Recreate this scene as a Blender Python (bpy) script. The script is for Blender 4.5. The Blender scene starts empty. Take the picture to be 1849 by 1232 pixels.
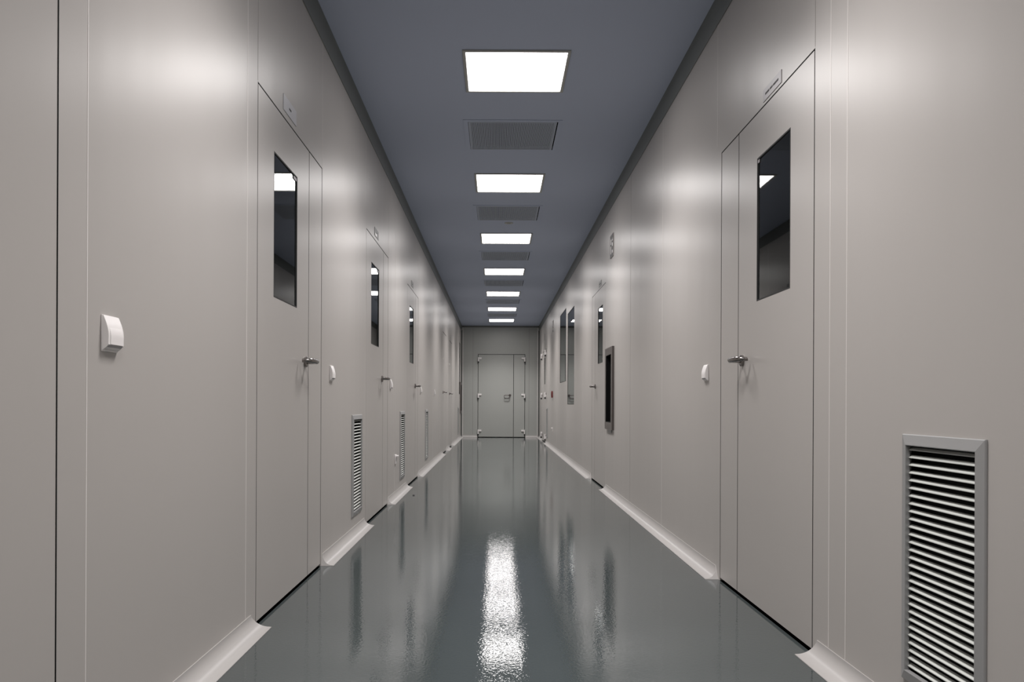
import bpy, bmesh, math, random
from mathutils import Vector, Matrix
random.seed(7)
S = bpy.context.scene
C = S.collection

# ------------------------------------------------------------------ camera, world, exposure
F_PX = 1480.0
CAM_Z = 0.86
cam_d = bpy.data.cameras.new('camera')
cam = bpy.data.objects.new('camera', cam_d); C.objects.link(cam)
cam_d.sensor_fit = 'HORIZONTAL'; cam_d.sensor_width = 36.0
cam_d.lens = F_PX / 1849.0 * 36.0
cam_d.shift_x = 27.5 / 1849.0
cam_d.shift_y = 114.0 / 1849.0
cam_d.clip_start = 0.02; cam_d.clip_end = 200
cam.matrix_world = Matrix.Translation((0, 0, CAM_Z)) @ Matrix.Rotation(math.pi/2, 4, 'X') @ Matrix.Rotation(0.0045, 4, 'Z')
S.camera = cam
w = bpy.data.worlds.new('world'); S.world = w; w.use_nodes = True
w.node_tree.nodes['Background'].inputs[0].default_value = (0.0, 0.0, 0.0, 1)
w.node_tree.nodes['Background'].inputs[1].default_value = 0.0
S.view_settings.view_transform = 'Standard'; S.view_settings.look = 'None'
S.view_settings.gamma = 1.0; S.view_settings.use_curve_mapping = False
S.view_settings.exposure = 0.0
PANEL_STRENGTH = 11.0           # LED panels, the only light in the corridor
LAMP_WATT, LAMP_SPREAD = 15.5, math.radians(116)   # each panel's main beam

# ------------------------------------------------------------------ dimensions
XL, XR = -0.926, 1.098          # wall faces
YE, YB = 21.17, -5.0            # end wall, wall behind the camera
ZC = 2.882                      # ceiling
XM = 0.105                      # line of the lights

# ------------------------------------------------------------------ materials
def mat(name, col, rough=0.5, metal=0.0, spec=0.5, coat=0.0, coat_rough=0.1, emis=None):
    m = bpy.data.materials.new(name); m.use_nodes = True
    p = m.node_tree.nodes['Principled BSDF']
    p.inputs['Base Color'].default_value = (*col, 1)
    p.inputs['Roughness'].default_value = rough
    p.inputs['Metallic'].default_value = metal
    p.inputs['Specular IOR Level'].default_value = spec
    p.inputs['Coat Weight'].default_value = coat
    p.inputs['Coat Roughness'].default_value = coat_rough
    return m

def vary(m, col, amount, scale=(1, 1, 1), nscale=3.0, bump=0.0, bdist=0.01, bscale=None, bn=8.0, detail=3.0):
    """small colour variation plus optional bump, both in object space"""
    nt = m.node_tree; p = nt.nodes['Principled BSDF']
    tc = nt.nodes.new('ShaderNodeNewGeometry')
    mp = nt.nodes.new('ShaderNodeMapping'); mp.inputs['Scale'].default_value = scale
    nt.links.new(tc.outputs['Position'], mp.inputs['Vector'])
    n = nt.nodes.new('ShaderNodeTexNoise'); n.inputs['Scale'].default_value = nscale; n.inputs['Detail'].default_value = detail
    nt.links.new(mp.outputs[0], n.inputs['Vector'])
    r = nt.nodes.new('ShaderNodeMapRange')
    r.inputs['To Min'].default_value = 1 - amount; r.inputs['To Max'].default_value = 1 + amount
    nt.links.new(n.outputs['Fac'], r.inputs['Value'])
    mul = nt.nodes.new('ShaderNodeVectorMath'); mul.operation = 'SCALE'
    mul.inputs[0].default_value = col
    nt.links.new(r.outputs[0], mul.inputs['Scale'])
    nt.links.new(mul.outputs[0], p.inputs['Base Color'])
    if bump:
        mp2 = nt.nodes.new('ShaderNodeMapping'); mp2.inputs['Scale'].default_value = bscale or scale
        nt.links.new(tc.outputs['Position'], mp2.inputs['Vector'])
        n2 = nt.nodes.new('ShaderNodeTexNoise'); n2.inputs['Scale'].default_value = bn; n2.inputs['Detail'].default_value = 1.5
        nt.links.new(mp2.outputs[0], n2.inputs['Vector'])
        b = nt.nodes.new('ShaderNodeBump'); b.inputs['Strength'].default_value = bump; b.inputs['Distance'].default_value = bdist
        nt.links.new(n2.outputs['Fac'], b.inputs['Height'])
        nt.links.new(b.outputs[0], p.inputs['Normal'])
    return m

WALL = (0.40, 0.378, 0.36)
M = {}
M['wall'] = vary(mat('painted_steel_panel', WALL, 0.33, spec=0.6), WALL, 0.02, (1, 1, .15), 1.2,
                 bump=0.8, bdist=0.004, bscale=(1, 1, 0.12), bn=3.2)
M['wall_end'] = vary(mat('painted_steel_end_panel', (0.37, 0.378, 0.36), 0.4), (0.37, 0.378, 0.36), 0.02, (1, 1, .2), 1.2)
M['door'] = vary(mat('painted_door_leaf', WALL, 0.33, spec=0.6), WALL, 0.015, (1, 1, .15), 1.5,
                 bump=0.5, bdist=0.004, bscale=(1, 1, 0.12), bn=2.4)
CEI = (0.45, 0.50, 0.62)
M['ceiling'] = vary(mat('matt_ceiling_panel', CEI, 0.7, spec=0.2), CEI, 0.02, (1, 1, 1), 1.0)
FLO = (0.052, 0.062, 0.063)
M['floor'] = vary(mat('epoxy_floor', FLO, 0.03, spec=0.6), FLO, 0.10, (1, 1, 1), 2.2,
                  bump=0.20, bdist=0.0013, bscale=(1, 1, 1), bn=95.0)
M['cove'] = mat('white_cove', (0.38, 0.365, 0.355), 0.3)
M['cornice'] = mat('shaded_cornice', (0.13, 0.14, 0.135), 0.45)  # darker than the walls: shade from its angle is put into the colour
M['corner'] = mat('dark_corner_profile', (0.10, 0.105, 0.10), 0.4)
M['seam'] = mat('silicone_joint', (0.75, 0.72, 0.70), 0.35)
M['seam_dark'] = mat('grey_joint', (0.20, 0.19, 0.18), 0.5)
M['black'] = mat('black_rubber', (0.012, 0.012, 0.012), 0.6)
M['dark'] = mat('dark_void', (0.006, 0.006, 0.006), 0.9, spec=0.1)
M['steel'] = mat('stainless_steel', (0.27, 0.25, 0.24), 0.22, metal=1.0)
M['satin'] = mat('satin_aluminium', (0.34, 0.34, 0.34), 0.42, metal=0.35)
M['slat'] = mat('light_aluminium_slat', (0.50, 0.515, 0.49), 0.45, metal=0.1)
M['white'] = mat('white_plastic', (0.78, 0.75, 0.74), 0.28)
M['grey_pl'] = mat('grey_plastic', (0.36, 0.34, 0.35), 0.4)
M['sign'] = mat('grey_sign_plate', (0.34, 0.32, 0.335), 0.35)
M['sign_pale'] = mat('pale_sign_plate', (0.50, 0.50, 0.53), 0.3)
M['sign_dark'] = mat('dark_sign_plate', (0.16, 0.16, 0.155), 0.4)
M['ink'] = mat('dark_lettering', (0.035, 0.03, 0.035), 0.5)
M['lframe'] = mat('panel_light_frame', (0.38, 0.38, 0.36), 0.5)
M['grille'] = mat('ceiling_grille_paint', (0.40, 0.44, 0.52), 0.6)
M['red'] = mat('red_plastic', (0.16, 0.03, 0.03), 0.35)
M['blind'] = mat('pale_blind', (0.20, 0.205, 0.19), 0.6)
M['brown'] = mat('brown_steel_frame', (0.12, 0.105, 0.10), 0.35, metal=0.4)

def glass_mat():
    m = bpy.data.materials.new('window_glass'); m.use_nodes = True
    nt = m.node_tree; nt.nodes.remove(nt.nodes['Principled BSDF'])
    out = nt.nodes['Material Output']
    g = nt.nodes.new('ShaderNodeBsdfGlossy'); g.inputs['Roughness'].default_value = 0.015
    g.inputs['Color'].default_value = (0.95, 0.97, 0.97, 1)
    t = nt.nodes.new('ShaderNodeBsdfTransparent'); t.inputs['Color'].default_value = (0.80, 0.84, 0.84, 1)
    f = nt.nodes.new('ShaderNodeFresnel'); f.inputs['IOR'].default_value = 1.55
    mx = nt.nodes.new('ShaderNodeMixShader')
    nt.links.new(f.outputs[0], mx.inputs[0]); nt.links.new(t.outputs[0], mx.inputs[1]); nt.links.new(g.outputs[0], mx.inputs[2])
    nt.links.new(mx.outputs[0], out.inputs['Surface'])
    return m
M['glass'] = glass_mat()

def emit_mat():
    m = bpy.data.materials.new('lit_diffuser'); m.use_nodes = True
    nt = m.node_tree; nt.nodes.remove(nt.nodes['Principled BSDF'])
    e = nt.nodes.new('ShaderNodeEmission'); e.inputs[0].default_value = (1.0, 0.965, 0.95, 1); e.inputs[1].default_value = PANEL_STRENGTH
    nt.links.new(e.outputs[0], nt.nodes['Material Output'].inputs['Surface'])
    return m
M['emit'] = emit_mat()

# ------------------------------------------------------------------ mesh helpers
def BM(): return bmesh.new()

def box(bm, x0, x1, y0, y1, z0, z1, bev=0.0):
    vs = [bm.verts.new((x, y, z)) for x in (x0, x1) for y in (y0, y1) for z in (z0, z1)]
    a = [(0, 1, 3, 2), (4, 6, 7, 5), (0, 4, 5, 1), (2, 3, 7, 6), (0, 2, 6, 4), (1, 5, 7, 3)]
    fs = [bm.faces.new([vs[i] for i in f]) for f in a]
    if bev:
        es = list({e for f in fs for e in f.edges})
        bmesh.ops.bevel(bm, geom=es, offset=bev, segments=2, affect='EDGES', profile=0.5)

def plate(bm, x0, x1, z0, z1, y0, y1, holes=()):
    """solid slab in the x-z plane between depths y0 (front) and y1 (back) with rectangular holes"""
    xs = sorted({x0, x1, *[v for h in holes for v in h[:2]]})
    zs = sorted({z0, z1, *[v for h in holes for v in h[2:]]})
    xs = [x for x in xs if x0 <= x <= x1]; zs = [z for z in zs if z0 <= z <= z1]
    def solid(i, j):
        if i < 0 or j < 0 or i >= len(xs)-1 or j >= len(zs)-1: return False
        cx, cz = (xs[i]+xs[i+1])/2, (zs[j]+zs[j+1])/2
        return not any(h[0] < cx < h[1] and h[2] < cz < h[3] for h in holes)
    V = {}
    def v(i, j, k):
        if (i, j, k) not in V: V[(i, j, k)] = bm.verts.new((xs[i], (y0, y1)[k], zs[j]))
        return V[(i, j, k)]
    for i in range(len(xs)-1):
        for j in range(len(zs)-1):
            if not solid(i, j): continue
            bm.faces.new((v(i, j, 0), v(i+1, j, 0), v(i+1, j+1, 0), v(i, j+1, 0)))
            bm.faces.new((v(i, j, 1), v(i, j+1, 1), v(i+1, j+1, 1), v(i+1, j, 1)))
            if not solid(i-1, j): bm.faces.new((v(i, j, 0), v(i, j+1, 0), v(i, j+1, 1), v(i, j, 1)))
            if not solid(i+1, j): bm.faces.new((v(i+1, j, 0), v(i+1, j, 1), v(i+1, j+1, 1), v(i+1, j+1, 0)))
            if not solid(i, j-1): bm.faces.new((v(i, j, 0), v(i, j, 1), v(i+1, j, 1), v(i+1, j, 0)))
            if not solid(i, j+1): bm.faces.new((v(i, j+1, 0), v(i+1, j+1, 0), v(i+1, j+1, 1), v(i, j+1, 1)))

def extrude_x(bm, prof, x0, x1):
    """prof: closed polygon of (y, z); extruded from x0 to x1 (values or per-point lists)"""
    n = len(prof)
    X0 = x0 if isinstance(x0, (list, tuple)) else [x0]*n
    X1 = x1 if isinstance(x1, (list, tuple)) else [x1]*n
    a = [bm.verts.new((X0[i], p[0], p[1])) for i, p in enumerate(prof)]
    b = [bm.verts.new((X1[i], p[0], p[1])) for i, p in enumerate(prof)]
    for i in range(n):
        j = (i+1) % n
        bm.faces.new((a[i], a[j], b[j], b[i]))
    bm.faces.new(a[::-1]); bm.faces.new(b)

def extrude_z(bm, prof, z0, z1):
    a = [bm.verts.new((p[0], p[1], z0)) for p in prof]
    b = [bm.verts.new((p[0], p[1], z1)) for p in prof]
    n = len(prof)
    for i in range(n):
        j = (i+1) % n
        bm.faces.new((a[i], a[j], b[j], b[i]))
    bm.faces.new(a[::-1]); bm.faces.new(b)

def cyl(bm, p0, p1, r, seg=20, r2=None):
    p0 = Vector(p0); p1 = Vector(p1); d = p1-p0
    q = d.to_track_quat('Z', 'Y').to_matrix().to_4x4()
    mt = Matrix.Translation((p0+p1)/2) @ q
    bmesh.ops.create_cone(bm, cap_ends=True, segments=seg, radius1=r, radius2=r if r2 is None else r2, depth=d.length, matrix=mt)

def tube(bm, pts, radii, seg=12):
    """swept tube with elliptical section; radii = (horizontal, vertical) per point"""
    pts = [Vector(p) for p in pts]; rings = []
    for i, p in enumerate(pts):
        t = (pts[min(i+1, len(pts)-1)] - pts[max(i-1, 0)]).normalized()
        up = Vector((0, 0, 1)); s = t.cross(up).normalized(); u = s.cross(t).normalized()
        ra, rb = radii[i]
        rings.append([bm.verts.new(p + s*ra*math.cos(2*math.pi*k/seg) + u*rb*math.sin(2*math.pi*k/seg)) for k in range(seg)])
    for r0, r1 in zip(rings, rings[1:]):
        for k in range(seg):
            bm.faces.new((r0[k], r0[(k+1) % seg], r1[(k+1) % seg], r1[k]))
    bm.faces.new(rings[0][::-1]); bm.faces.new(rings[-1])

def obj(name, bm, m, parent=None, smooth=False, label=None):
    bmesh.ops.recalc_face_normals(bm, faces=bm.faces[:])
    me = bpy.data.meshes.new(name); bm.to_mesh(me); bm.free()
    me.materials.append(M[m])
    if smooth:
        for p in me.polygons: p.use_smooth = True
        try: me.set_sharp_from_angle(angle=math.radians(40))
        except Exception: pass
    o = bpy.data.objects.new(name, me); C.objects.link(o)
    if parent: o.parent = parent
    if label: o['label'] = label
    return o

WALLS = {'left': (math.pi/2, lambda a: (XL, a, 0)), 'right': (-math.pi/2, lambda a: (XR, a, 0)),
         'end': (0.0, lambda a: (a, YE, 0)), 'free': (0.0, lambda a: (a, 0, 0))}
def place(o, side, a, z=0.0, d=0.0):
    """put an object on a wall: a = position along the wall, z = height; local x is to the right as one faces the wall, local -y is into the corridor"""
    r, f = WALLS[side]
    p = f(a); o.location = (p[0], p[1], z); o.rotation_euler = (0, 0, r)
    return o
def struct(o, label=None, cat=None):
    o['kind'] = 'structure'
    if label: o['label'] = label; o['category'] = cat
    return o
def tag(o, label, cat, group=None):
    o['label'] = label; o['category'] = cat
    if group: o['group'] = group
    return o
def empty(name):
    o = bpy.data.objects.new(name, None); o.empty_display_size = 0.05; C.objects.link(o); return o
def copy_tree(o, parent=None):
    c = o.copy(); C.objects.link(c)
    if parent: c.parent = parent
    for ch in [x for x in C.objects if x.parent == o]: copy_tree(ch, c)
    return c

# ------------------------------------------------------------------ positions read from the place
# doors: (side, near edge along the corridor, far edge)
DL = [(3.158, 4.32), (5.79, 6.95), (8.44, 9.62)]      # double-leaf doors, left wall
DW = 1.165
L_START = [3.158, 5.79, 8.45]
R_START = [2.84, 8.29]                                 # right wall, near edges
RW = 1.185
DH = 2.10
SINGLE_L = [(13.97, 14.95, 2.10), (15.88, 16.80, 2.10)]
R3 = (18.15, 19.72, 2.10)
END = (-0.492, 0.73, 2.15)
LOUV_L = [5.23, 7.83, 10.60, 19.42]                    # near edges, width .39
LOUV_R = [1.832, 17.62]
LW, LH, LZ = 0.375, 0.655, 0.13

# ------------------------------------------------------------------ shell
bm = BM(); box(bm, XL, XR, YB, YE, -0.10, 0.0); struct(obj('floor', bm, 'floor'), 'glossy grey green epoxy corridor floor', 'floor')
# ceiling with openings for the panels and grilles
LIGHT_Y = [-2.5, 0.0, 2.48, 4.985, 7.49, 9.99, 12.49, 14.99, 17.42, 19.75]
VENT_Y = [3.70, 6.18, 8.68, 11.18, 13.68, 16.15, 18.62]
HS, VS = 0.295, 0.336
bm = BM()
holes = [(XM-HS, XM+HS, y-HS, y+HS) for y in LIGHT_Y] + [(XM-VS, XM+VS, y-VS, y+VS) for y in VENT_Y]
plate(bm, XL, XR, YB, YE, 0.0, 0.08, holes)
for v in bm.verts: v.co = Vector((v.co.x, v.co.z, ZC + v.co.y))
struct(obj('ceiling', bm, 'ceiling'), 'blue grey matt corridor ceiling', 'ceiling')

TH = 0.07
lh = [(a, a+DW, 0, DH) for a in L_START] + [(a, b, 0, h) for a, b, h in SINGLE_L]
lh += [(a+.02, a+LW-.02, LZ+.02, LZ+LH-.02) for a in LOUV_L] + [(20.03, 20.50, 1.10, 2.37), (20.64, 21.02, .66, 1.38)]
bm = BM(); plate(bm, YB, YE, 0, ZC, 0, TH, lh)
place(struct(obj('wall_left', bm, 'wall'), 'warm grey painted metal panel wall on the left', 'wall'), 'left', 0)
rh = [(a, a+RW, 0, DH) for a in R_START] + [(R3[0], R3[1], 0, R3[2])]
rh += [(a+.02, a+LW-.02, LZ+.02, LZ+LH-.02) for a in LOUV_R] + [(11.66, 12.74, 0.86, 2.27), (13.05, 14.27, 1.23, 2.40), (7.72, 8.12, .67, 1.36)]
bm = BM(); plate(bm, -YE, -YB, 0, ZC, 0, TH, [(-h[1], -h[0], h[2], h[3]) for h in rh])
place(struct(obj('wall_right', bm, 'wall'), 'warm grey painted metal panel wall on the right', 'wall'), 'right', 0)
bm = BM(); plate(bm, XL, XR, 0, ZC, 0, TH, [(END[0], END[1], 0, END[2])])
place(struct(obj('wall_back', bm, 'wall_end'), 'grey metal panel wall closing the far end', 'wall'), 'end', 0)
bm = BM(); box(bm, XL, XR, YB-TH, YB, 0, ZC); struct(obj('wall_front', bm, 'wall'), 'grey metal panel wall behind the viewer', 'wall')

# ------------------------------------------------------------------ coves, cornice, corner profiles, joints
def trim_name():
    trim_name.n += 1; return 'trim_%d' % trim_name.n
trim_name.n = 0
def base_name(side):
    return 'baseboard_' + side
R = 0.056
cove_prof = [(-0.0005, 0.0005), (-0.0005, R+0.004), (-0.004, R+0.004)] + \
            [(-(R+.004) + (R)*math.cos(t), (R+.004) - (R)*math.sin(t)) for t in [i*math.pi/2/10 for i in range(11)]] + \
            [(-(R+0.012), 0.0035), (-(R+0.012), 0.0005)]
def cove(side, a0, a1, flare0=False, flare1=False):
    bm = BM()
    s = -1 if side == 'right' else 1
    lo, hi = (a0, a1) if s == 1 else (-a1, -a0)
    f0, f1 = (flare0, flare1) if s == 1 else (flare1, flare0)
    # an end of the strip is cut so that its foot reaches a little further than its top
    X0 = [lo + (0.03*min(1, p[1]/R) if f0 else 0) for p in cove_prof]
    X1 = [hi - (0.05*min(1, p[1]/R) if f1 else 0) for p in cove_prof]
    extrude_x(bm, cove_prof, X0, X1)
    o = obj(base_name(side if side != 'end' else 'back'), bm, 'cove', smooth=True)
    place(struct(o, 'white rounded cove strip along the foot of the %s wall' % ('far' if side == 'end' else side), 'baseboard'), side, 0)
for a0, a1 in [(YB, 3.14), (4.33, 5.78), (6.965, 8.44), (9.625, 13.95), (14.97, 15.86), (16.82, 21.14)]:
    cove('left', a0, a1, a0 > 0, a1 < 21)
for a0, a1 in [(YB, 2.825), (4.04, 8.275), (9.49, 18.13), (19.74, 21.14)]:
    cove('right', a0, a1, a0 > 0, a1 < 21)
cove('end', XL+.03, END[0]-.01); cove('end', END[1]+.01, XR-.03)

CB = 2.762
cn = [(-0.0005, ZC-.0005), (-0.0005, CB), (-0.004, CB), (-0.0055, CB+.03), (-0.008, CB+.07), (-0.013, CB+.10), (-0.020, ZC-.004), (-0.020, ZC-.0005)]
bm = BM(); extrude_x(bm, cn, YB, YE-.001); place(struct(obj(trim_name(), bm, 'cornice', smooth=True), 'cornice along the top of the left wall, shade put into its dark grey', 'trim'), 'left', 0)
bm = BM(); extrude_x(bm, cn, -YE+.001, -YB); place(struct(obj(trim_name(), bm, 'cornice', smooth=True), 'cornice along the top of the right wall, shade put into its dark grey', 'trim'), 'right', 0)
cn2 = [(-0.0005, ZC-.0005), (-0.0005, ZC-.04), (-0.006, ZC-.04), (-0.02, ZC-.02), (-0.03, ZC-.0005)]
bm = BM(); extrude_x(bm, cn2, XL+.021, XR-.021); place(struct(obj(trim_name(), bm, 'corner', smooth=True), 'dark cornice across the far wall', 'trim'), 'end', 0)
for sx, X, nm in ((1, XL, 'left'), (-1, XR, 'right')):
    pr = [(X+sx*.0005, YE-.0005), (X+sx*.034, YE-.0005), (X+sx*.034, YE-.004), (X+sx*.014, YE-.014), (X+sx*.004, YE-.034), (X+sx*.0005, YE-.034)]
    bm = BM(); extrude_z(bm, pr, 0.0, CB-.001); struct(obj(trim_name(), bm, 'corner', smooth=True), 'dark corner profile in the far %s corner' % nm, 'trim')
    bm = BM(); box(bm, min(X+sx*.036, X+sx*.052), max(X+sx*.036, X+sx*.052), YE-.006, YE-.0005, 0.062, ZC-.045)
    struct(obj(trim_name(), bm, 'seam'), 'painted highlight strip beside the far %s corner profile' % nm, 'trim')  # pale strip stands in for the highlight along the corner

def seam(side, a, z0, z1, wd=0.003, m='seam', th=0.0006):
    bm = BM()
    box(bm, -wd/2, wd/2, -th, -0.0001, z0, z1)
    o = place(obj(trim_name(), bm, m), side, a)
    struct(o, 'thin vertical panel joint on the %s wall' % side, 'trim')
for a, z0, z1, wd, m in [(1.724, 0.0, CB, .0048, 'dark'), (1.85, .062, CB, .0028, 'seam'), (3.03, .062, CB, .0035, 'seam'),
                         (3.158, DH+.004, CB, .0018, 'seam_dark'), (4.322, DH+.004, CB, .003, 'seam'), (5.77, .5, CB, .002, 'seam'),
                         (6.98, DH, CB, .003, 'seam'), (7.43, .062, CB, .003, 'seam'), (9.66, .062, CB, .004, 'seam'), (11.9, .062, CB, .005, 'seam'), (13.4, .062, CB, .005, 'seam'), (15.35, .062, CB, .005, 'seam'), (17.4, .062, CB, .006, 'seam'), (18.6, .062, CB, .006, 'seam')]:
    seam('left', a, z0, z1, wd, m)
for a, z0, z1, wd, m in [(2.575, .062, CB, .0032, 'seam'), (2.705, .062, CB, .003, 'seam'), (2.84, DH+.004, CB, .0018, 'seam_dark'), (4.10, DH+.05, CB, .003, 'seam'),
                         (5.45, .062, CB, .004, 'seam'), (6.75, .062, CB, .0025, 'seam_dark'), (8.24, .062, CB, .003, 'seam'), (10.5, .062, CB, .004, 'seam'), (12.9, .062, CB, .004, 'seam'),
                         (14.9, .062, CB, .005, 'seam'), (16.9, .062, CB, .006, 'seam')]:
    seam('right', a, z0, z1, wd, m)
seam('end', 0.83, .062, ZC-.05, .006, 'seam_dark'); seam('end', -.62, .062, ZC-.05, .006, 'seam_dark')

# ------------------------------------------------------------------ doors
def lever_set(parent, x, z, s):
    """return-to-door lever on a round rose; s = +1: the lever points to local +x"""
    bm = BM(); cyl(bm, (x, -0.0002, z), (x, -0.009, z), 0.026, 28); cyl(bm, (x, -0.009, z), (x, -0.012, z), 0.026, 28, 0.021)
    h = obj('door_handle', bm, 'steel', parent, True)
    bm = BM()
    pts = [(x, -.006, z), (x, -.030, z), (x, -.048, z), (x+s*.006, -.057, z), (x+s*.018, -.061, z), (x+s*.05, -.061, z), (x+s*.09, -.059, z), (x+s*.112, -.054, z), (x+s*.122, -.044, z), (x+s*.126, -.030, z), (x+s*.127, -.016, z)]
    rr = [(.011, .011)]*3 + [(.011, .012)]*2 + [(.011, .0135), (.010, .013), (.010, .012), (.010, .011), (.009, .010), (.008, .009)]
    tube(bm, pts, rr, 14)
    obj('lever', bm, 'steel', h, True)
    return h

def leaf_mesh(x0, x1, z1, win=None, th=.045):
    bm = BM(); plate(bm, x0, x1, 0.0145, z1, 0.0005, th, [win] if win else ()); return bm

def window_in(parent, win, sgn=1):
    x0, x1, z0, z1 = win
    bm = BM(); plate(bm, x0+.0003, x1-.0003, z0+.0003, z1-.0003, 0.0002, 0.044, [(x0+.006, x1-.006, z0+.006, z1-.006)])
    g = obj('glazing_bead', bm, 'black', parent, label='thin black rubber glazing bead')
    # two panes a touch out of parallel, as the doubled reflection in the photograph shows
    xm = (x0+x1)/2; hw = (x1-x0)/2-.0064
    for y, tilt in ((.0045, .0045), (.016, .015)):
        bm = BM(); box(bm, -hw, hw, -.0002, .0002, z0+.0062, z1-.0062)
        o = obj('pane', bm, 'glass', g); o.location = (xm, y, 0); o.rotation_euler = (0, 0, tilt*sgn)
    return g

def make_double_door(name, W, s, split=.87, label=''):
    """local x: 0..W as one faces the door. s=+1: wide leaf first (left wall), s=-1: mirrored (right wall)"""
    t = empty(name)
    g = .009
    def X(a, b): return (a, b) if s > 0 else (W-b, W-a)
    win = (*X(.236, .632), 1.30, 1.905)
    gs = X(split-g/2, split+g/2)
    bm = BM(); plate(bm, .0003, W-.0003, .014, DH-.0003, .0012, .040, [(g-.0003, gs[0]+.0003, .014, DH-.0063), (gs[1]-.0003, W-g+.0003, .014, DH-.0063)])
    obj('gasket', bm, 'dark', t, label='black rubber gasket in the gaps')
    a = X(g, split-g/2)
    lf = obj('door_leaf', leaf_mesh(a[0], a[1], DH-.006, win), 'door', t)
    b = X(split+g/2, W-g)
    obj('door_leaf', leaf_mesh(b[0], b[1], DH-.006), 'door', t)
    wg = window_in(lf, win, s)
    cx = X(.605, .622)
    bm = BM(); box(bm, cx[0]-.035, cx[1], .0015, .0028, win[3]-.022, win[3]-.009)
    obj('sticker', bm, 'grey_pl', wg, label='tiny pale sticker in the top corner of the glass')
    hx = split - .07
    lever_set(lf, hx if s > 0 else W-hx, 1.06, -s)
    bm = BM(); plate(bm, .0002, W-.0002, .0005, DH-.0002, .046, .068, [(.02, W-.02, .0, DH-.02)]); plate(bm, split-.02 if s > 0 else W-split-.02, split+.02 if s > 0 else W-split+.02, .0006, DH-.021, .047, .067)
    obj('door_frame', bm, 'black', t, label='black frame behind the leaves')
    bm = BM(); plate(bm, *X(.0001+.003, W-.003), .0007, .0098, .020, .046); obj('threshold_seal', bm, 'dark', t, label='black seal under the leaves')
    t['kind'] = 'structure'
    return t
door_labels_l = ['grey double door nearest on the left, glass at eye height', 'grey double door on the left between first and second louvres', 'third grey double door along the left wall']
d0 = make_double_door('door_1', DW, 1, .868)
for i, a in enumerate(L_START):
    o = d0 if i == 0 else copy_tree(d0)
    o.name = 'door_%d' % (i+1); o['label'] = door_labels_l[i]; o['category'] = 'door'
    place(o, 'left', a)
e0 = make_double_door('door_4', RW, -1, .895)
for i, a in enumerate(R_START):
    o = e0 if i == 0 else copy_tree(e0)
    o.name = 'door_%d' % (i+4); o['label'] = ['grey double door nearest on the right, beside the big louvre', 'grey double door on the right just beyond the dark hatch'][i]; o['category'] = 'door'
    place(o, 'right', a+RW)

def make_single(name, W, H, side, a, label, hinge=False):
    t = empty(name); g = .010
    bm = BM(); plate(bm, .0003, W-.0003, .015, H-.0003, .0012, .040, [(g-.0003, W-g+.0003, .015, H-g+.0003)])
    obj('gasket', bm, 'dark', t, label='black rubber gasket in the gaps')
    lf = obj('door_leaf', leaf_mesh(g, W-g, H-g), 'door', t)
    lever_set(lf, .07, 1.06, 1)
    bm = BM(); cyl(bm, (.12, -.0002, 1.63), (.12, -.006, 1.63), .02, 16); obj('viewer', bm, 'white', lf, True, label='small pale round fitting')
    bm = BM(); plate(bm, .0002, W-.0002, .0005, H-.0002, .046, .068, [(.02, W-.02, .0, H-.02)]); obj('door_frame', bm, 'black', t)
    t['kind'] = 'structure'; t['label'] = label; t['category'] = 'door'
    place(t, side, a); return t
make_single('door_6', SINGLE_L[0][1]-SINGLE_L[0][0], 2.10, 'left', SINGLE_L[0][0], 'plain grey single door far along the left wall')
make_single('door_7', SINGLE_L[1][1]-SINGLE_L[1][0], 2.10, 'left', SINGLE_L[1][0], 'farthest plain grey single door on the left')

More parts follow.
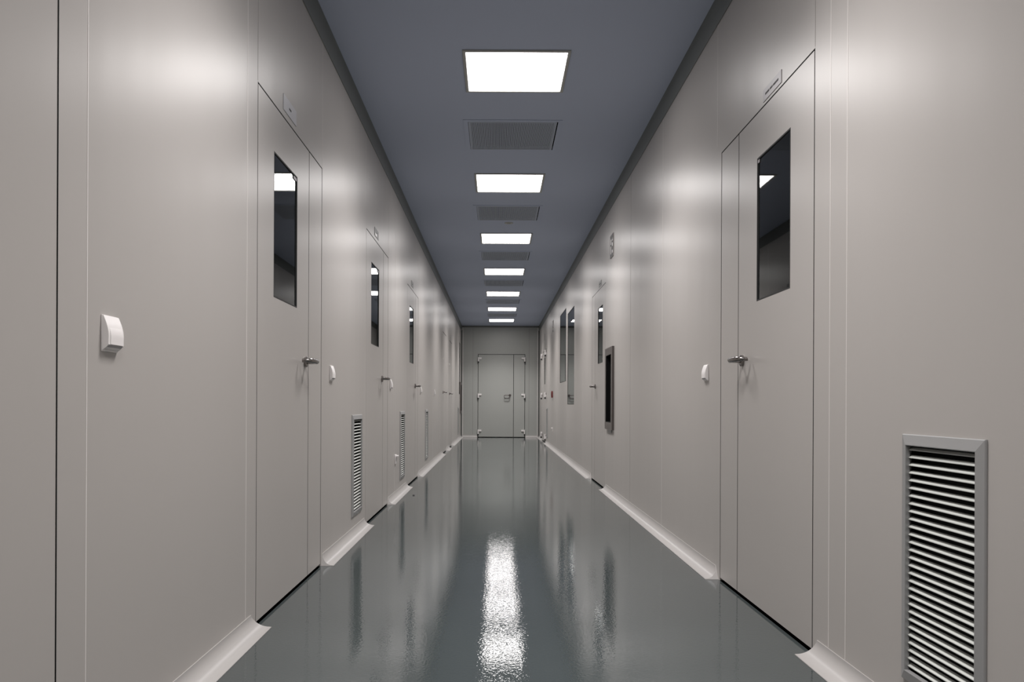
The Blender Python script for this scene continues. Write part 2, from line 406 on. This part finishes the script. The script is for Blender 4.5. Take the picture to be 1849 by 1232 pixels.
def hinge(parent, x, z, s):
    """bulky white hinge standing off the leaf; s=+1 leaf to the right"""
    bm = BM()
    box(bm, x-.012, x+.012, -.03, -.0006, z-.055, z-.005, .004)
    box(bm, min(x, x+s*.085), max(x, x+s*.085), -.024, -.0006, z+.0, z+.045, .006)
    cyl(bm, (x, -.028, z-.06), (x, -.028, z+.05), .016, 16)
    h = obj('hinge', bm, 'white', parent, True)
    bm = BM(); cyl(bm, (x, -.028, z-.10), (x, -.028, z-.061), .017, 16); obj('hinge_pin', bm, 'black', h, True, label='black lower knuckle')
    return h
def hinged_double(name, W, H, splitx, side, a, label, win=None, handle_x=None):
    t = empty(name); g = .012
    bm = BM(); plate(bm, .0003, W-.0003, .015, H-.0003, .0012, .040, [(g-.0003, splitx-g/2+.0003, .015, H-g+.0003), (splitx+g/2-.0003, W-g+.0003, .015, H-g+.0003)])
    obj('gasket', bm, 'dark', t, label='black rubber gasket in the gaps')
    wins = win or {}
    l1 = obj('door_leaf', leaf_mesh(g, splitx-g/2, H-g, wins.get(0)), 'wall_end' if side == 'end' else 'door', t)
    l2 = obj('door_leaf', leaf_mesh(splitx+g/2, W-g, H-g, wins.get(1)), 'wall_end' if side == 'end' else 'door', t)
    for k, l in ((0, l1), (1, l2)):
        if k in wins: window_in(l, wins[k])
    for z in (.15, 1.08, 2.02):
        hinge(l1, g, z, 1); hinge(l2, W-g, z, -1)
    bm = BM(); plate(bm, .0002, W-.0002, .0005, H-.0002, .046, .068, [(.02, W-.02, .0, H-.02)]); plate(bm, splitx-.02, splitx+.02, .0006, H-.021, .047, .067)
    obj('door_frame', bm, 'black', t)
    if handle_x is not None:
        bm = BM(); z = 1.09
        cyl(bm, (handle_x, -.0006, z), (handle_x, -.012, z), .03, 24)
        h = obj('door_handle', bm, 'brown', l1, True)
        bm = BM()
        pts = [(handle_x, -.01, z), (handle_x, -.05, z), (handle_x-.02, -.06, z), (handle_x-.13, -.06, z), (handle_x-.15, -.06, z-.02), (handle_x-.15, -.06, z-.055), (handle_x-.13, -.06, z-.078), (handle_x-.04, -.06, z-.078), (handle_x-.015, -.055, z-.05), (handle_x-.01, -.04, z-.02)]
        tube(bm, pts, [(.009, .009)]*len(pts), 10); obj('lever', bm, 'brown', h, True, label='dark D-shaped loop handle')
    t['kind'] = 'structure'; t['label'] = label; t['category'] = 'door'
    place(t, side, a); return t
hinged_double('door_8', END[1]-END[0], END[2], .925, 'end', END[0], 'grey double door in the far end wall with white hinges', None, .83)
hinged_double('door_9', R3[1]-R3[0], R3[2], .62, 'right', R3[1], 'hinged grey double door on the right next to the far corner', {1: (.75, 1.15, 1.32, 1.93)}, None)

# ------------------------------------------------------------------ windows in the walls
def wall_window(name, side, a0, a1, z0, z1, label, backing=None):
    t = empty(name); W = a1-a0
    bm = BM(); plate(bm, .0003, W-.0003, z0+.0003, z1-.0003, .0004, .069, [(.010, W-.010, z0+.010, z1-.010)])
    obj('window_frame', bm, 'black', t)
    bm = BM(); box(bm, .0102, W-.0102, .004, .0045, z0+.0102, z1-.0102); obj('pane', bm, 'glass', t)
    if backing:
        bm = BM(); box(bm, .0102, W-.0102, .064, .067, z0+.0102, z1-.0102); obj('blind', bm, 'blind', t, label='closed pale grey blind')
    t['kind'] = 'structure'; t['label'] = label; t['category'] = 'window'
    place(t, side, a0 if side == 'left' else a1)
wall_window('window_1', 'right', 11.66, 12.74, 0.86, 2.27, 'tall dark glass window on the right, nearer of two')
wall_window('window_2', 'right', 13.05, 14.27, 1.23, 2.40, 'shorter grey glass window on the right, farther of two', True)
wall_window('window_3', 'left', 20.03, 20.50, 1.10, 2.37, 'narrow dark window on the left by the far corner')

# ------------------------------------------------------------------ louvred vents
def make_louvre(W, H):
    t = empty('louvred_vent'); fw = .030
    bm = BM()
    # mitred frame: outer ring high, falling slightly to the inner edge
    rings = [(0, -.0004), (0, -.0045), (.0018, -.0065), (fw-.002, -.0125), (fw, -.0115), (fw, .0)]
    V = []
    for ins, y in rings:
        V.append([bm.verts.new((x, y, z)) for x, z in ((ins, ins), (W-ins, ins), (W-ins, H-ins), (ins, H-ins))])
    V.append([bm.verts.new((x, .0, z)) for x, z in ((.021, .021), (W-.021, .021), (W-.021, H-.021), (.021, H-.021))])
    V.append([bm.verts.new((x, .040, z)) for x, z in ((.021, .021), (W-.021, .021), (W-.021, H-.021), (.021, H-.021))])
    for r0, r1 in zip(V, V[1:]):
        for k in range(4): bm.faces.new((r0[k], r0[(k+1) % 4], r1[(k+1) % 4], r1[k]))
    obj('frame', bm, 'satin', t)
    bm = BM(); n = 29; z0 = fw+.014; p = (H-2*fw-.022)/(n-1)
    for i in range(n):
        z = z0+i*p
        pr = [(-.004, z-.0044), (-.004, z-.0026), (.007, z+.0035), (.007, z+.0017)]
        extrude_x(bm, pr, .0215, W-.0215)
    obj('slats', bm, 'slat', t, label='row of pale tilted louvre slats')
    bm = BM(); box(bm, .0215, W-.0215, .036, .039, .0215, H-.0215); plate(bm, .0213, W-.0213, .0213, H-.0213, .0085, .0358, [(.0235, W-.0235, .0235, H-.0235)]); obj('backing', bm, 'dark', t, label='black backing behind the slats')
    return t
lv0 = make_louvre(LW, LH)
lvs = [('left', a, l) for a, l in zip(LOUV_L, ['louvred vent on the left wall before the second double door, nearest of that side',
        'louvred vent on the left wall just before the third double door', 'third louvred vent on the left, beyond the third double door',
        'small looking louvred vent on the left near the far corner'])]
lvs += [('right', a+LW, l) for a, l in zip(LOUV_R, ['large louvred vent low on the right wall in the foreground', 'louvred vent low on the right near the far hinged door'])]
for i, (sd, a, l) in enumerate(lvs):
    o = lv0 if i == 0 else copy_tree(lv0)
    place(tag(o, l, 'vent', 'louvred wall vents'), sd, a, LZ)

# ------------------------------------------------------------------ switches
def make_switch():
    W, H = .080, .086
    t = empty('light_switch')
    bm = BM(); box(bm, 0, W, -.0034, -.0004, 0, H, .001); obj('backplate', bm, 'white', t, True)
    # bowed cover: thin at the top, fullest three quarters down, undercut at the foot
    def arc(zt, zb, out):
        pts = []
        for i in range(13):
            u = i/12; z = zt + (zb-zt)*u
            pts.append((-.0045 - out*math.sin(min(1.12, u/.72+.04)*math.pi/2), z))
        return pts
    pr = arc(H-.001, .016, .0135)
    poly = pr + [(-.0125, .010), (-.0045, .004), (-.0035, .004), (-.0035, H-.001)]
    bm = BM(); extrude_x(bm, poly, .001, W-.001); cv = obj('cover', bm, 'white', t, True)
    pr2 = [(y-.0016, z) for y, z in arc(H-.010, .0165, .0135)]
    bm = BM(); extrude_x(bm, pr2 + [(-.006, .0165), (-.004, H-.010)], .010, W-.006); obj('rocker', bm, 'white', cv, True)
    bm = BM(); extrude_x(bm, [(-.0130, .0098), (-.0178, .0148), (-.0178, .0158), (-.012, .0158)], .006, W-.006); obj('underside', bm, 'grey_pl', cv, label='underside of the switch, shade put into its grey')  # grey colour carries the shade of the downward face
    return t
sw0 = make_switch()
sws = [('left', 1.915, .980, 'big looking white light switch in the left foreground'),
       ('left', 4.53, .985, 'white light switch just past the nearest left door'),
       ('left', 7.08, .985, 'white light switch past the second door on the left'),
       ('left', 9.88, .985, 'white light switch past the third double door on the left'),
       ('left', 12.05, .985, 'tiny far white light switch on the left between third vent and single doors'),
       ('right', 4.33, .985, 'white light switch on the right wall beyond the nearest right door')]
for i, (sd, a, z, l) in enumerate(sws):
    o = sw0 if i == 0 else copy_tree(sw0)
    place(tag(o, l, 'switch', 'white light switches'), sd, a, z)

# ------------------------------------------------------------------ sockets
def make_socket():
    t = empty('wall_socket'); W, H = .085, .085
    bm = BM(); box(bm, 0, W, -.010, -.0004, 0, H, .003); fp = obj('faceplate', bm, 'white', t, True)
    bm = BM(); cyl(bm, (W/2, -.0102, H/2), (W/2, -.0112, H/2), .020, 20); obj('socket_well', bm, 'grey_pl', fp, True)
    bm = BM(); box(bm, .006, W-.006, -.030, -.0102, H-.020, H-.006, .004); obj('lid', bm, 'white', t, True)
    return t
so0 = make_socket()
place(tag(so0, 'white wall socket low on the left between two louvred vents', 'socket', 'white sockets'), 'left', 7.44, .31)
so1 = copy_tree(so0); place(tag(so1, 'tiny white socket low on the right wall before the far louvre', 'socket', 'white sockets'), 'right', 16.15, .32)

# ------------------------------------------------------------------ door signs
def lettering(parent, x0, z, n, h=.009, pitch=.0062, skip=()):
    bm = BM(); rnd = random.Random(n)
    for i in range(n):
        if i in skip: continue
        x = x0+i*pitch; w_ = pitch*.68; s_ = h*.17
        box(bm, x, x+s_, -.0009, -.0001, z, z+h)
        k = rnd.randrange(4)
        if k in (0, 1): box(bm, x+s_, x+w_, -.0009, -.0001, z+h-s_, z+h)
        if k in (0, 2): box(bm, x+s_, x+w_, -.0009, -.0001, z, z+s_)
        if k in (1, 3): box(bm, x+w_-s_, x+w_, -.0009, -.0001, z, z+h)
        if k == 3: box(bm, x+s_, x+w_-s_, -.0009, -.0001, z+h/2-s_/2, z+h/2+s_/2)
    for v in bm.verts: v.co.y -= .0025
    return obj('lettering', bm, 'ink', parent, label='small dark lettering')
def sign(side, a, z, W, H, m, letters, label, tab=False, skip=(), lw=.0062):
    t = empty('door_sign')
    bm = BM(); box(bm, 0, W, -.0025, -.0003, 0, H); obj('plate', bm, m, t)
    lettering(t, W/2-letters*lw/2, H/2-.004, letters, .008, lw, skip)
    if tab:
        bm = BM(); box(bm, .03, .11, -.0034, -.0026, .004, .026); obj('paper_strip', bm, 'white', t, label='white paper strip')
    place(tag(t, label, 'sign'), side, a, z)
sign('left', L_START[0]+.372, 2.128, .225, .068, 'sign_pale', 6, 'small pale sign plate above the nearest left door')
sign('left', L_START[1]+.372, 2.128, .205, .062, 'sign_dark', 7, 'small dark sign plate above the second left door', True)
sign('left', L_START[2]+.372, 2.128, .205, .062, 'sign_dark', 7, 'tiny dark sign plate above the third left door')
sign('right', R_START[0]+.55, 2.112, .216, .050, 'sign', 25, 'long pale lettered sign plate above the nearest right door', False, (8, 14), .0062)
sign('right', R_START[1]+.55, 2.118, .216, .058, 'sign_dark', 20, 'small dark sign plate above the far double door on the right', False, (7,))
sign('right', 18.95, 2.33, .10, .16, 'sign_dark', 5, 'tiny dark sign high above the far hinged door on the right')

def evac_sign(side, a, z, W, H, label):
    t = empty('wall_sign')
    bm = BM(); box(bm, 0, W, -.006, -.0004, 0, H, .001); p = obj('plate', bm, 'white', t)
    bm = BM(); plate(bm, 0, W, 0, H, -.0075, -.0062, [(.026, W-.024, .034, H-.036)]); obj('border', bm, 'ink', p, label='dark border')
    bm = BM(); box(bm, W*.40, W*.56, -.0074, -.0062, .031, H-.025); box(bm, .019, W*.399, -.0074, -.0062, H*.52, H*.58)
    box(bm, W*.60, W*.80, -.0074, -.0062, H*.30, H*.46); box(bm, W*.62, W*.88, -.0074, -.0062, H*.62, H*.70); cyl(bm, (W*.72, -.0062, H*.80), (W*.72, -.0074, H*.80), .012, 12)
    obj('pictogram', bm, 'ink', p, label='dark pictogram')
    place(tag(t, label, 'sign'), side, a, z)
evac_sign('right', 7.94, 2.27, .21, .215, 'square dark bordered sign high on the right wall above the hatch')
evac_sign('right', 16.15, 2.28, .22, .22, 'tiny dark bordered sign high on the right wall past both windows')

# ------------------------------------------------------------------ hatches (pass boxes)
def hatch(side, a, W, H, z, label):
    t = empty('wall_hatch'); fw = .07
    bm = BM(); plate(bm, 0, W, 0, H, -.022, -.0004, [(fw, W-fw, fw, H-fw)])
    f_ = obj('frame', bm, 'brown', t)
    bm = BM(); plate(bm, fw-.0, W-fw, fw, H-fw, -.021, .030, [(fw+.004, W-fw-.004, fw+.004, H-fw-.004)])
    obj('reveal', bm, 'dark', t, label='black reveal of the recess')
    bm = BM(); box(bm, fw+.005, W-fw-.005, .020, .024, fw+.005, H-fw-.005); dp = obj('door_panel', bm, 'dark', t, label='black recessed panel')
    bm = BM(); box(bm, W-fw-.035, W-fw-.020, -.012, .019, fw+.02, fw+.06, .002); obj('latch', bm, 'steel', dp)
    bm = BM(); box(bm, W*.25, W*.75, -.010, -.0004, -.030, -.001, .002); obj('drip_tray', bm, 'satin', t)
    place(tag(t, label, 'hatch'), side, a, z)
hatch('right', 8.17, .50, .79, .62, 'dark framed hatch on the right wall beside the far double door')
hatch('left', 20.60, .46, .79, .62, 'dark framed hatch on the left wall in the far corner')

# ------------------------------------------------------------------ fire call point
t = empty('fire_call_point')
bm = BM(); box(bm, 0, .10, -.030, -.0004, 0, .13, .006); hs = obj('housing', bm, 'red', t, True)
bm = BM(); box(bm, .02, .08, -.0325, -.0302, .03, .10); obj('front_glass', bm, 'ink', hs, label='dark front of the call point')
place(tag(t, 'small red fire call point on the right wall past both windows', 'alarm'), 'right', 16.15, .99)

# ------------------------------------------------------------------ ceiling lights, grilles, detector
def make_light():
    t = empty('ceiling_light'); h = .312
    bm = BM()
    rings = [(h, -.0004), (h, -.006), (h-.004, -.009), (h-.018, -.009), (h-.020, -.004), (h-.020, .03)]
    V = [[bm.verts.new((sx*r, sy*r, z)) for sx, sy in ((-1, -1), (1, -1), (1, 1), (-1, 1))] for r, z in rings]
    for r0, r1 in zip(V, V[1:]):
        for k in range(4): bm.faces.new((r0[k], r0[(k+1) % 4], r1[(k+1) % 4], r1[k]))
    obj('frame', bm, 'lframe', t)
    bm = BM(); r = h-.0205; vs = [bm.verts.new((sx*r, sy*r, -.003)) for sx, sy in ((-1, -1), (-1, 1), (1, 1), (1, -1))]; bm.faces.new(vs)
    me = bpy.data.meshes.new('diffuser'); bm.to_mesh(me); bm.free(); me.materials.append(M['emit'])
    o = bpy.data.objects.new('diffuser', me); C.objects.link(o); o.parent = t; o['label'] = 'glowing white square diffuser'
    return t
l0 = make_light()
lnames = ['lit square ceiling panel behind the viewer, farther back', 'lit square ceiling panel straight above the viewer', 'lit square ceiling panel just ahead overhead, out of frame',
          'largest lit square ceiling panel, nearest in view', 'second lit ceiling panel from the front', 'third lit ceiling panel from the front', 'fourth lit ceiling panel from the front',
          'fifth lit ceiling panel from the front', 'sixth lit ceiling panel, last but one before the far wall', 'seventh and last lit ceiling panel, next to the far wall']
for i, y in enumerate(LIGHT_Y):
    o = l0 if i == 0 else copy_tree(l0)
    o.location = (XM, y, ZC); tag(o, lnames[i], 'light', 'square ceiling light panels')
    la = bpy.data.lights.new('panel_lamp', 'AREA'); la.shape = 'SQUARE'; la.size = .58
    la.spread = LAMP_SPREAD; la.energy = LAMP_WATT; la.color = (1, .965, .95)
    lo = bpy.data.objects.new('panel_lamp', la); C.objects.link(lo); lo.location = (0, 0, -.005); lo.parent = o

def make_grille():
    t = empty('ceiling_grille'); h = .355; q = .318
    bm = BM()
    for x0, x1, y0, y1 in ((-h, -q-.003, -h, h), (q+.009, h, -h, h), (-q-.003, q+.009, -h, -q-.002), (-q-.003, q+.009, q+.002, h)):
        box(bm, x0, x1, y0, y1, -.004, -.0004)
    obj('frame', bm, 'ceiling', t)
    bm = BM()
    box(bm, -q, -q+.014, -q, q, -.0055, .004); box(bm, q-.014, q, -q, q, -.0055, .004)
    box(bm, -q+.014, q-.014, -q, -q+.014, -.0055, .004); box(bm, -q+.014, q-.014, q-.014, q, -.0055, .004)
    n = 58; w_ = (2*q-.028)/n
    for i in range(n):
        x = -q+.014+i*w_
        box(bm, x+w_*.15, x+w_*.85, -q+.014, q-.014, -.004, .002)
    obj('perforated_panel', bm, 'grille', t, label='finely slotted grey panel')
    bm = BM(); box(bm, -.333, .333, -.333, .333, .03, .034); obj('plenum', bm, 'dark', t, label='dark space behind the slots')
    return t
g0 = make_grille()
gn = ['slotted ceiling grille overhead before the first light in view', 'largest slotted grille in view, behind the nearest light', 'second slotted ceiling grille in view, beside the detector', 'third slotted ceiling grille in view',
      'fourth slotted ceiling grille in view', 'fifth slotted ceiling grille in view', 'last slotted ceiling grille, before the final light']
for i, y in enumerate(VENT_Y):
    o = g0 if i == 0 else copy_tree(g0)
    o.location = (XM, y, ZC); tag(o, gn[i], 'grille', 'slotted ceiling grilles')

t = empty('sprinkler_head')
bm = BM(); cyl(bm, (0, 0, -.006), (0, 0, -.0004), .045, 28, .05); obj('escutcheon', bm, 'lframe', t, True)
bm = BM(); cyl(bm, (0, 0, -.010), (0, 0, -.0062), .020, 16); obj('nozzle', bm, 'satin', t, True)
t.location = (XM+.02, 9.14, ZC); tag(t, 'small round ceiling fitting behind the second grille', 'sprinkler')

# ------------------------------------------------------------------ loose bit on the floor
bm = BM(); bmesh.ops.create_icosphere(bm, subdivisions=2, radius=.009, matrix=Matrix.Translation((0, 0, .004)) @ Matrix.Diagonal((1.3, .9, .45, 1)))
o = obj('debris_chip', bm, 'ink', None, True); o.location = (-.775, 7.68, .0005); tag(o, 'tiny dark chip lying on the glossy floor at left', 'debris')
